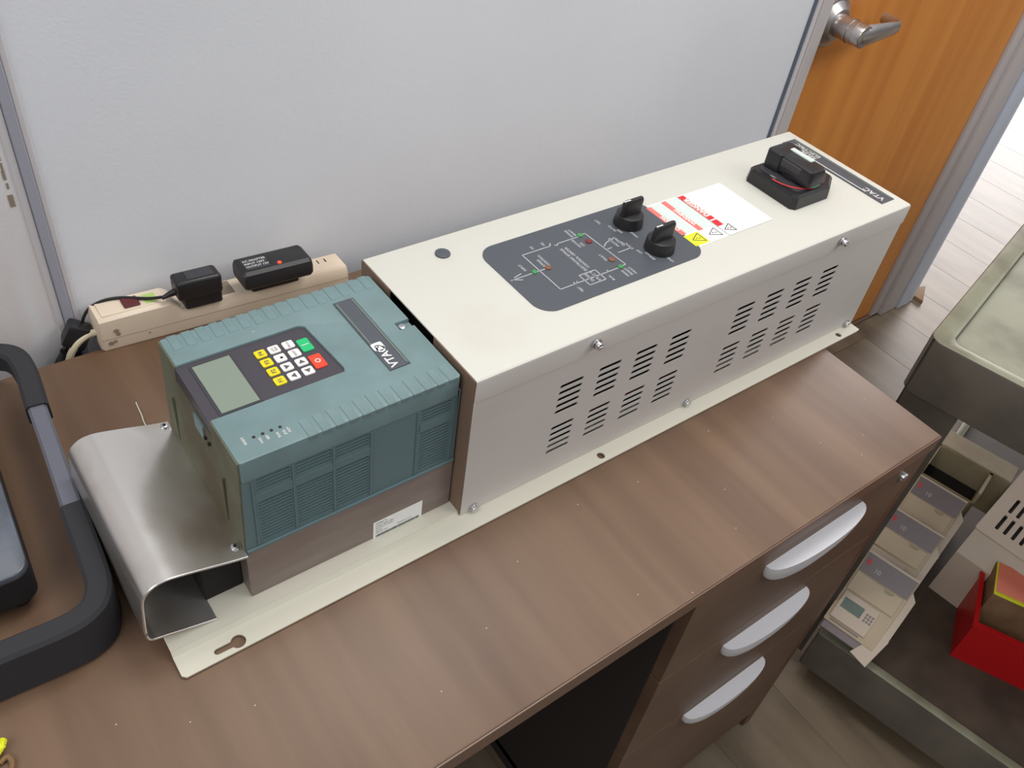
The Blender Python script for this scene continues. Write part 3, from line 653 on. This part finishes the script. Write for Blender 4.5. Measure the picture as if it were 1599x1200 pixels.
for cx, cz, r_ in ((-0.2045, 0.0200, .0030), (-0.2030, 0.0150, .0026), (-0.2130, 0.0040, .0030), (-0.2080, 0.0055, .0022), (-0.1690, 0.0055, .0012)):
    obj('grime_spot', MB().cyl((cx, 0.4161, cz), r_, 0.0016, 'Y', 12), 'soil', PS)
obj('outlet_recess', MB().box(-0.122, -0.060, 0.4240, 0.4490, 0.0259, 0.0264), 'soil', PS)
obj('outlet', MB().box(.040, .080, .4220, .4490, .0259, .0266, bev=.0003, seg=1), 'strip', PS)
for _x in (.0660, .0560): obj('outlet_slot', MB().box(_x, _x+.0014, .437, .4445, .0265, .0269), 'inside', PS)

a1 = thing('power_adapter', 'smaller black power adapter plugged in nearer the switch of the strip', 'power adapter', (-0.104, 0.42, 0.0264), 'adapters on the power strip')
obj('case', MB().box(-0.1320, -0.0790, 0.4070, 0.4330, 0.0430, 0.0700, bev=0.0045, seg=3), 'black', a1)
obj('plug_base', MB().box(-0.1240, -0.0800, 0.4110, 0.4350, 0.0266, 0.0436, bev=0.002, seg=1), 'black', a1)
flat('label_plate', -0.1170, -0.0860, 0.4120, 0.4280, 0.0700, 'black2', a1, 0.0005)
obj('strain_relief', MB().loft([[(x, 0.4200+r*math.cos(2*math.pi*k/10), z+r*math.sin(2*math.pi*k/10)) for k in range(10)] for x, r, z in ((-0.130, .0048, .052), (-0.138, .0036, .050), (-0.147, .0022, .047))]), 'black', a1)
a2 = thing('power_adapter', 'larger black power adapter with a glowing red light on the power strip', 'power adapter', (-0.014, 0.41, 0.0264), 'adapters on the power strip')
b = MB()
sec = lambda x, s_: [(x, 0.410+(y-0.410)*s_, 0.055+(z-0.055)*s_) for y, z in ((.3960, .047), (.3960, .0580), (.3985, .0640), (.4030, .0670), (.4320, .0670), (.4370, .0640), (.4390, .0580), (.4390, .047), (.4360, .0430), (.3990, .0430))]
b.loft([sec(-0.0560, .86), sec(-0.0530, 1), sec(0.0270, 1), sec(0.0300, .86)])
obj('case', b, 'black', a2, smoothing=30)
obj('plug_base', MB().box(-0.0430, 0.0180, 0.4120, 0.4350, 0.0266, 0.0440, bev=0.002, seg=1), 'black', a2)
obj('indicator_light', MB().cyl((-0.0085, 0.4070, 0.0672), 0.0024, 0.0010, 'Z', 16), 'glow', a2)
flat('label_print', -0.0490, -0.0200, 0.4060, 0.4280, 0.0671, 'black2', a2, 0.0003)
link_mesh('lettering', join_meshes([text_mesh(t_, .0048, (x, y, .0675), rot=0, bold=.0001) for t_, x, y in (('AC ADAPTER', -.0480, .4220), ('INPUT 120V', -.0480, .4160), ('OUTPUT 12V', -.0480, .4100))]), 'ink', a2)
for _o in set(bpy.data.objects)-_ps0:
    if _o.type == 'MESH':
        og = ORG[_o.name]
        for v in _o.data.vertices: v.co.y += -0.062*(v.co.x+og.x+0.2235)
a3 = thing('plug', 'dark plug hanging in the gap at the left end of the power strip', 'plug', (-0.245, 0.447, -0.03))
Tq = Matrix.Translation((-0.2420, 0.4440, 0.0080)) @ Matrix.Rotation(math.radians(32), 4, 'Y') @ Matrix.Rotation(math.radians(-14), 4, 'Z')
obj('plug_body', MB().box(-0.0130, 0.0130, -0.0110, 0.0110, -0.0150, 0.0140, bev=0.003, seg=2, T=Tq), 'black', a3)
obj('plug_collar', MB().cyl((-0.0235, 0, 0), 0.0080, 0.020, 'X', 14, r2=0.0105, T=Matrix.Translation((-0.2480, 0.4440, -0.004)) @ Matrix.Rotation(math.radians(-60), 4, 'Y')), 'black', a3)
_c = (obj('cord', MB().tube([(-0.146, 0.4170, 0.0470), (-0.160, 0.4270, 0.0430), (-0.185, 0.4430, 0.0420), (-0.205, 0.4480, 0.0410), (-0.222, 0.4490, 0.0340), (-0.232, 0.4490, 0.0180), (-0.240, 0.4480, -0.010), (-0.2500, 0.4440, -0.05), (-0.255, 0.441, -0.12)], 0.0019, 8), 'black', a1))
_c = (obj('power_cord', MB().tube([(-0.222, 0.4330, 0.0120), (-0.234, 0.4340, 0.0100), (-0.249, 0.4350, -0.002), (-0.262, 0.4360, -0.028), (-0.270, 0.4370, -0.070), (-0.273, 0.4400, -0.20)], 0.0042, 10), 'cordw', PS))
_c = (obj('cord', MB().tube([(-0.247, 0.4520, -0.004), (-0.262, 0.4500, -0.020), (-0.2780, 0.4480, -0.050), (-0.284, 0.4460, -0.12), (-0.285, 0.446, -0.25)], 0.0036, 8), 'black', a3))

# ------------------------------------------------------------------ black framed case at the left
def bar(name, path, hw, zlo, zhi, mt, parent, hwl=None):
    P = smooth(path, 5); b = MB(); rings = []
    for i_, p in enumerate(P):
        t = (P[min(i_+1, len(P)-1)] - P[max(i_-1, 0)]); t.z = 0; t.normalize(); nn = Vector((t.y, -t.x, 0))
        c = 0.3*hw
        prof = [(-hw, zlo+c), (-hw+c, zlo), (hw-c, zlo), (hw, zlo+c), (hw, zhi-c), (hw-c, zhi), (-hw+c, zhi), (-hw, zhi-c)]
        rings.append([(p.x+nn.x*a, p.y+nn.y*a, p.z+z) for a, z in prof])
    b.loft(rings); return obj(name, b, mt, parent, smoothing=35)
cs_ = thing('equipment_case', 'slate grey case with a black foam-gripped carrying frame at the left of the desk', 'equipment case', (-0.43, 0.25, DT))
zc = 0.050
bar('handle_grip', [(-0.46, 0.395, 0), (-0.40, 0.412, 0), (-0.345, 0.4120, 0), (-0.3230, 0.4060, 0), (-0.3120, 0.3900, 0), (-0.3100, 0.3600, 0), (-0.3125, 0.3320, 0), (-0.3150, 0.3050, 0)], 0.0110, DT+0.030, zc, 'foam', cs_)
bar('frame_bar', [(-0.3150, 0.3060, 0), (-0.3195, 0.2350, 0), (-0.3250, 0.1600, 0)], 0.0088, DT+0.030, zc-0.002, 'bar_g', cs_)
bar('frame_bar', [(-0.3245, 0.1650, 0), (-0.3270, 0.1200, 0), (-0.3285, 0.0950, 0), (-0.3310, 0.0720, 0), (-0.3390, 0.0545, 0), (-0.3530, 0.0465, 0), (-0.3700, 0.0445, 0), (-0.4000, 0.0455, 0), (-0.4300, 0.0470, 0), (-0.52, 0.052, 0)], 0.0108, DT+0.0003, zc, 'foam', cs_)  # black side carried down to the desk, its shape takes in the bar's shadow
bd = MB(); out_ = rrect(-0.560, -0.3740, 0.1090, 0.3600, 0.0140, 6)
sk = lambda pts, dx: [(x+dx*(y-0.11), y) for x, y in pts]
bd.prism(sk(out_, 0.05), 0.012, 0.046); obj('case_body', bd, 'case_d', cs_)
ld = MB(); ld.prism(sk(rrect(-0.5590, -0.3750, 0.1105, 0.3590, 0.0130, 6), 0.05), 0.0455, 0.0505, bev=0.002); obj('case_lid', ld, 'case', cs_)
for (x, y) in ((-0.39, 0.13), (-0.385, 0.33), (-0.54, 0.13), (-0.54, 0.33)): obj('foot', MB().cyl((x, y, 0.003), 0.010, 0.0176, 'Z', 16), 'foam', cs_)

# bits on the desk
tag(obj('thread', MB().tube([(-0.2205, 0.3180, DT+.0012), (-0.2215, 0.3040, DT+.0012), (-0.2220, 0.2960, DT+.0012), (-0.2235, 0.2840, DT+.0012), (-0.2230, 0.2650, DT+.0012), (-0.2190, 0.2480, DT+.0012)], 0.0007, 6), 'cream2'), 'short pale thread lying on the desk behind the steel duct', 'thread')
sp = MB()
for (u, v) in [(-.262, .257), (-.255, .262), (-.31, -.06), (-.26, -.075), (-.12, -.15), (.20, -.06), (.28, -.12), (.33, -.045), (.42, -.07), (.44, -.13), (.50, -.15), (.555, -.11), (-.05, -.12), (.1, -.17), (.02, -.075), (-.36, -.03), (.12, -.05), (.47, -.17), (.25, -.165), (.15, -.198)]:
    sp.box(u-.0004, u+.0007, v-.0004, v+.0004, DT, DT+.0003)
o = obj('dust_specks', sp, 'ink'); tag(o, 'tiny pale crumbs scattered over the desk top', 'crumbs', kind='stuff')
yl = thing('yellow_clip', 'small bright yellow clip at the near left corner of the desk top', 'clip', (-0.441, -0.006, DT))
obj('clip_body', MB().tube([(-0.4500, -0.0160, DT+.006), (-0.4430, -0.0090, DT+.008), (-0.4385, -0.0040, DT+.007), (-0.4365, 0.0010, DT+.005)], 0.0034, 8).tube([(-0.4410, -0.0070, DT+.008), (-0.4355, -0.0062, DT+.009)], 0.0016, 6), 'yellow', yl)
obj('clip_loop', MB().tube([(-0.4430, -0.0150, DT+.0032), (-0.4370, -0.0130, DT+.0032), (-0.4350, -0.0190, DT+.0032), (-0.4380, -0.0260, DT+.0032), (-0.4440, -0.0300, DT+.0032)], 0.0022, 8), 'card', yl)

# ------------------------------------------------------------------ cart
yaw = math.radians(13.0)
ca, sa = math.cos(yaw), math.sin(yaw)
CO = Vector((0.7430, -0.0790, 0.0))
def CT(dx, dy, z): # dx along the cart's length (away), dy towards the camera side
    return Vector((CO.x + dx*ca + dy*sa, CO.y + dx*sa - dy*ca, z))
TC = Matrix(((ca, sa, 0, CO.x), (sa, -ca, 0, CO.y), (0, 0, 1, 0), (0, 0, 0, 1)))
ct = thing('tray_cart', 'worn grey-green steel utility cart with two deep tray shelves beside the desk', 'cart', (1.1, -0.3, FZ))
def tray(x0, x1, y0, y1, zb, zt_, rim, rec, name, deck=0, cr=0.022):
    me = plate_mesh(rrect(x0, x1, y0, y1, cr, 6), [rrect(x0+rim[0], x1-rim[0], y0+rim[1], y1-rim[1], cr*0.7, 5)], zt_-zb)
    me.transform(Matrix.Translation((0, 0, zb))); bb = MB(); bb.bm.from_mesh(me); bpy.data.meshes.remove(me)
    bmesh.ops.remove_doubles(bb.bm, verts=bb.bm.verts[:], dist=1e-5)
    es = [e for e in bb.bm.edges if abs(e.verts[0].co.z-zt_) < 1e-5 and abs(e.verts[1].co.z-zt_) < 1e-5 and any(abs(f.normal.z) < 0.5 for f in e.link_faces) and any(abs(f.normal.z) > 0.5 for f in e.link_faces)]
    bmesh.ops.bevel(bb.bm, geom=es, offset=0.004, segments=2, profile=0.5, affect='EDGES')
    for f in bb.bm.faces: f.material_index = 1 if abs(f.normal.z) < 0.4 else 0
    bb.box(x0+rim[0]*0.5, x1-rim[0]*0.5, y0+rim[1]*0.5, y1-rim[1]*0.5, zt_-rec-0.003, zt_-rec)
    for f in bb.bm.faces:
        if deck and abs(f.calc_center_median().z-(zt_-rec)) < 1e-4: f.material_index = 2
    bmesh.ops.transform(bb.bm, matrix=TC, verts=bb.bm.verts[:])
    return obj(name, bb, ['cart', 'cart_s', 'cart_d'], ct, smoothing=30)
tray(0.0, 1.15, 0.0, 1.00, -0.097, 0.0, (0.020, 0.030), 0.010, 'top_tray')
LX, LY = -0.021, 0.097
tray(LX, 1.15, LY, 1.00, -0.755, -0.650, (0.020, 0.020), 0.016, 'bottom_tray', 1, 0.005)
for (x, y) in ((0.006, 0.104), (1.118, 0.06), (0.006, 0.960), (1.118, 0.960)):
    if (x, y) == (0.006, 0.104): x, y = 0.004, 0.006
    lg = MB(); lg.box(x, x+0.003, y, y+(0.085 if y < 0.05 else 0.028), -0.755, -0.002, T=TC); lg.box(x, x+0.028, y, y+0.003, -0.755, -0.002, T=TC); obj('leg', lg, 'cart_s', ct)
wh = None
for (x, y) in ((0.05, 0.13), (1.08, 0.14), (0.05, 0.94), (1.08, 0.94)):
    c = CT(x, y, 0)
    ws = MB().cyl((c.x, c.y, FZ+0.0225), 0.0225, 0.022, 'Y', 22, bev=0.002).box(c.x-0.012, c.x+0.012, c.y-0.014, c.y+0.014, FZ+0.030, -0.752)
    obj('caster', ws, 'black', ct)

# ------------------------------------------------------------------ things on the cart's lower shelf
SH = -0.666
def frame(B, wdir, udir):
    n_ = Vector(udir).cross(Vector(wdir)).normalized()
    if n_.z < 0: n_ = -n_
    mt_ = Matrix.Identity(4)
    for i_ in range(3): mt_[i_][0] = wdir[i_]; mt_[i_][1] = udir[i_]; mt_[i_][2] = n_[i_]; mt_[i_][3] = B[i_]
    return mt_
wd_ = Vector((0.222, -0.975, 0)).normalized(); ud_ = Vector((0.70*0.975, 0.70*0.222, 0.714)).normalized()
def vfd(B, label, ex=0):
    T = frame(B, wd_, ud_)
    t = thing('inverter_drive', label, 'inverter drive', (B[0]+0.03, B[1]-0.05, SH), 'beige drives on the lower cart shelf')
    b = MB(); Wd, L = 0.098, 0.150
    b.box(0, Wd, 0, L, -0.050, 0, bev=0.003, seg=2, T=T); obj('housing', b, 'vfd', t)
    s_ = MB(); s_.prism([(Wd-0.002, 0.040), (Wd+0.012, 0.030), (Wd+0.012, L-0.035), (Wd-0.002, L-0.020)], -0.055, -0.004, T=T); s_.prism([(Wd-0.030, -0.022), (Wd+0.004, -0.030), (Wd+0.013, 0.030), (Wd-0.002, 0.045)], -0.050, -0.002, T=T); obj('side_cover', s_, 'vfd_w', t)
    obj('header_panel', MB().box(0.003, Wd-0.002, L-0.040, L-0.003, 0.0, 0.0015, T=T), 'vfd_g', t)
    obj('rim', MB().box(0.0, Wd, L-0.003, L+0.001, -0.002, 0.003, T=T), 'vfd_w', t)
    cv = obj('front_cover', MB().box(0.004, Wd-0.006, L-0.080, L-0.042, 0.0, 0.0035, bev=0.001, seg=1, T=T), 'vfd', t)
    obj('finger_notch', MB().prism([(0.066+0.010*math.cos(math.radians(a)), L-0.044+0.006*math.sin(math.radians(a))) for a in range(180, 361, 20)], 0.0033, 0.0042, T=T), 'vfd_y', t)
    kpn = obj('control_panel', MB().box(0.006, 0.074, 0.012, L-0.083, 0.0, 0.0040, bev=0.001, seg=1, T=T), 'vfd_w', t)
    obj('display', MB().box(0.012, 0.050, 0.036, 0.056, 0.0038, 0.0046, T=T), 'green_p', t)
    kk = MB()
    for q in range(3):
        for r_ in range(3): kk.box(0.056+0.0055*q, 0.0595+0.0055*q, 0.036+0.006*r_, 0.0400+0.006*r_, 0.004, 0.0048, T=T)
    obj('buttons', kk, 'vfd_g', t)
    obj('logo_mark', MB().box(0.008, 0.014, L-0.024, L-0.013, 0.0014, 0.0018, T=T), 'arcR', t)
    obj('terminal_cover', MB().box(0.002, 0.078, -0.016, 0.006, -0.030, -0.004, bev=0.002, seg=1, T=T).box(0.010, 0.066, 0.0055, 0.0085, -0.002, 0.0006, T=T), 'vfd_g', t)
    lt = [text_mesh('10', .012, None, M4=T @ Matrix.Translation((0.026, L-0.030, 0.0018)))]
    link_mesh('lettering', join_meshes(lt), 'ink', t)
    return t
vfd(Vector((0.7400, -0.1720, -0.603)), 'beige drive with a small display, nearest the desk drawers')
vfd(Vector((0.8670, -0.1360, -0.600)), 'beige drive leaning in the middle of the row of three on the cart shelf')
vfd(Vector((0.9860, -0.1130, -0.600)), 'beige drive leaning third from the desk, touching the open cream box')
# open cream box
bx = thing('open_enclosure', 'olive-beige open box with a dark empty inside, far under the cart top', 'enclosure', (1.27, -0.15, SH))
T2 = Matrix(((ca, sa, 0, 1.090), (sa, -ca, 0, -0.0860), (0, 0, 1, 0), (0, 0, 0, 1)))
ob = MB(); ob.box(0.048, 0.124, 0, 0.005, SH, -0.50, T=T2); ob.box(0.048, 0.052, 0, 0.114, SH, -0.53, T=T2); ob.box(0.048, 0.124, 0.108, 0.114, SH, -0.50, T=T2); ob.box(0.119, 0.124, 0, 0.114, SH, -0.50, T=T2); ob.box(0.048, 0.124, 0, 0.114, SH, SH+0.004, T=T2)
obj('box_wall', ob, 'vfd_y', bx)['kind'] = 'stuff'
obj('terminal_hood', MB().box(0.124, 0.182, -0.006, 0.150, -0.60, -0.497, bev=0.002, seg=1, T=T2), 'vfd_y', bx)
obj('inside_shade_sheet', MB().box(0.052, 0.119, 0.005, 0.108, -0.56, -0.555, T=T2), 'inside', bx)  # black sheet standing in for the shade inside the open box
# big pale drive with vents
c3_, s3_ = math.cos(math.radians(7)), math.sin(math.radians(7))
T3 = Matrix(((c3_, s3_, 0, 1.075), (s3_, -c3_, 0, -0.2260), (0, 0, 1, 0), (0, 0, 0, 1)))
bv = thing('vented_drive', 'large pale drive with rows of vent slots behind the red bin', 'inverter drive', (1.2, -0.33, SH))
vsl = []
for q in range(7):
    for r_ in range(2): vsl.append(rrect(0.030+0.062*r_, 0.082+0.062*r_, 0.026+0.0160*q, 0.0325+0.0160*q, 0.0025, 2))
me = plate_mesh(rrect(0.0, 0.25, 0.0, 0.26, 0.006, 3), vsl, 0.003); me.transform(Matrix.Translation((0, 0, -0.503))); me.transform(T3)
bq = MB(); bq.bm.from_mesh(me); bpy.data.meshes.remove(me); obj('vent_panel', bq, 'vfd_w', bv, smoothing=None)
obj('vent_shade_sheet', MB().box(0.020, 0.160, 0.018, 0.150, -0.5038, -0.5034, T=T3), 'inside', bv)  # black sheet added under the slots to paint their shade
hb_ = MB(); hb_.loft([[T3 @ Vector(p) for p in r] for r in ([(0.0, 0.002, -0.5035), (0.25, 0.002, -0.5035), (0.25, 0.258, -0.5035), (0.0, 0.258, -0.5035)], [(-0.035, 0.002, -0.545), (0.25, 0.002, -0.545), (0.25, 0.258, -0.545), (-0.035, 0.258, -0.545)], [(-0.035, 0.002, SH), (0.25, 0.002, SH), (0.25, 0.258, SH), (-0.035, 0.258, SH)])])
obj('housing', hb_, 'vfd_w', bv, smoothing=None)
obj('logo_mark', MB().box(0.176, 0.192, 0.030, 0.040, -0.4999, -0.4993, T=T3), 'arcR', bv)
# red bin with box
yb = math.radians(26); cb, sb_ = math.cos(yb), math.sin(yb)
T4 = Matrix(((cb, sb_, 0, 0.9330), (sb_, -cb, 0, -0.3440), (0, 0, 1, 0), (0, 0, 0, 1)))
rbn = thing('red_bin', 'red plastic parts bin on the lower shelf of the cart', 'bin', (1.0, -0.42, SH))
def hollow(b, x0, x1, y0, y1, z0, z1, t, tp_, T):
    o_ = [[(x0+tp_, y0+tp_, z0), (x1-tp_, y0+tp_, z0), (x1-tp_, y1-tp_, z0), (x0+tp_, y1-tp_, z0)], [(x0, y0, z1), (x1, y0, z1), (x1, y1, z1), (x0, y1, z1)], [(x0+t, y0+t, z1), (x1-t, y0+t, z1), (x1-t, y1-t, z1), (x0+t, y1-t, z1)], [(x0+tp_+t, y0+tp_+t, z0+t), (x1-tp_-t, y0+tp_+t, z0+t), (x1-tp_-t, y1-tp_-t, z0+t), (x0+tp_+t, y1-tp_-t, z0+t)]]
    b.loft([[T @ Vector(p) for p in r] for r in o_])
rb_ = MB(); hollow(rb_, 0.0, 0.175, 0.0, 0.24, SH, -0.552, 0.004, 0.006, T4); obj('bin_shell', rb_, 'redbin', rbn, smoothing=None)
rr_ = MB()
for q in ((-.004, .004, -.004, .244), (.171, .179, -.004, .244), (.004, .171, -.004, .004), (.004, .171, .236, .244)): rr_.box(*q, -0.556, -0.549, T=T4)
obj('bin_rim', rr_, 'redbin', rbn, smoothing=None)
pb = thing('carton', 'brown carton with a pink label standing in the red bin', 'box', (1.02, -0.43, SH+0.005))
obj('carton_body', MB().box(0.056, 0.140, 0.011, 0.20, SH+0.005, -0.521, T=T4), 'card', pb, smoothing=None)
obj('yellow_tape', MB().box(0.057, 0.139, 0.0120, 0.199, -0.5215, -0.5200, T=T4), 'yellow', pb, smoothing=None)
obj('pink_label', MB().box(0.066, 0.138, 0.0150, 0.190, -0.5201, -0.5190, T=T4), 'pink', pb, smoothing=None)
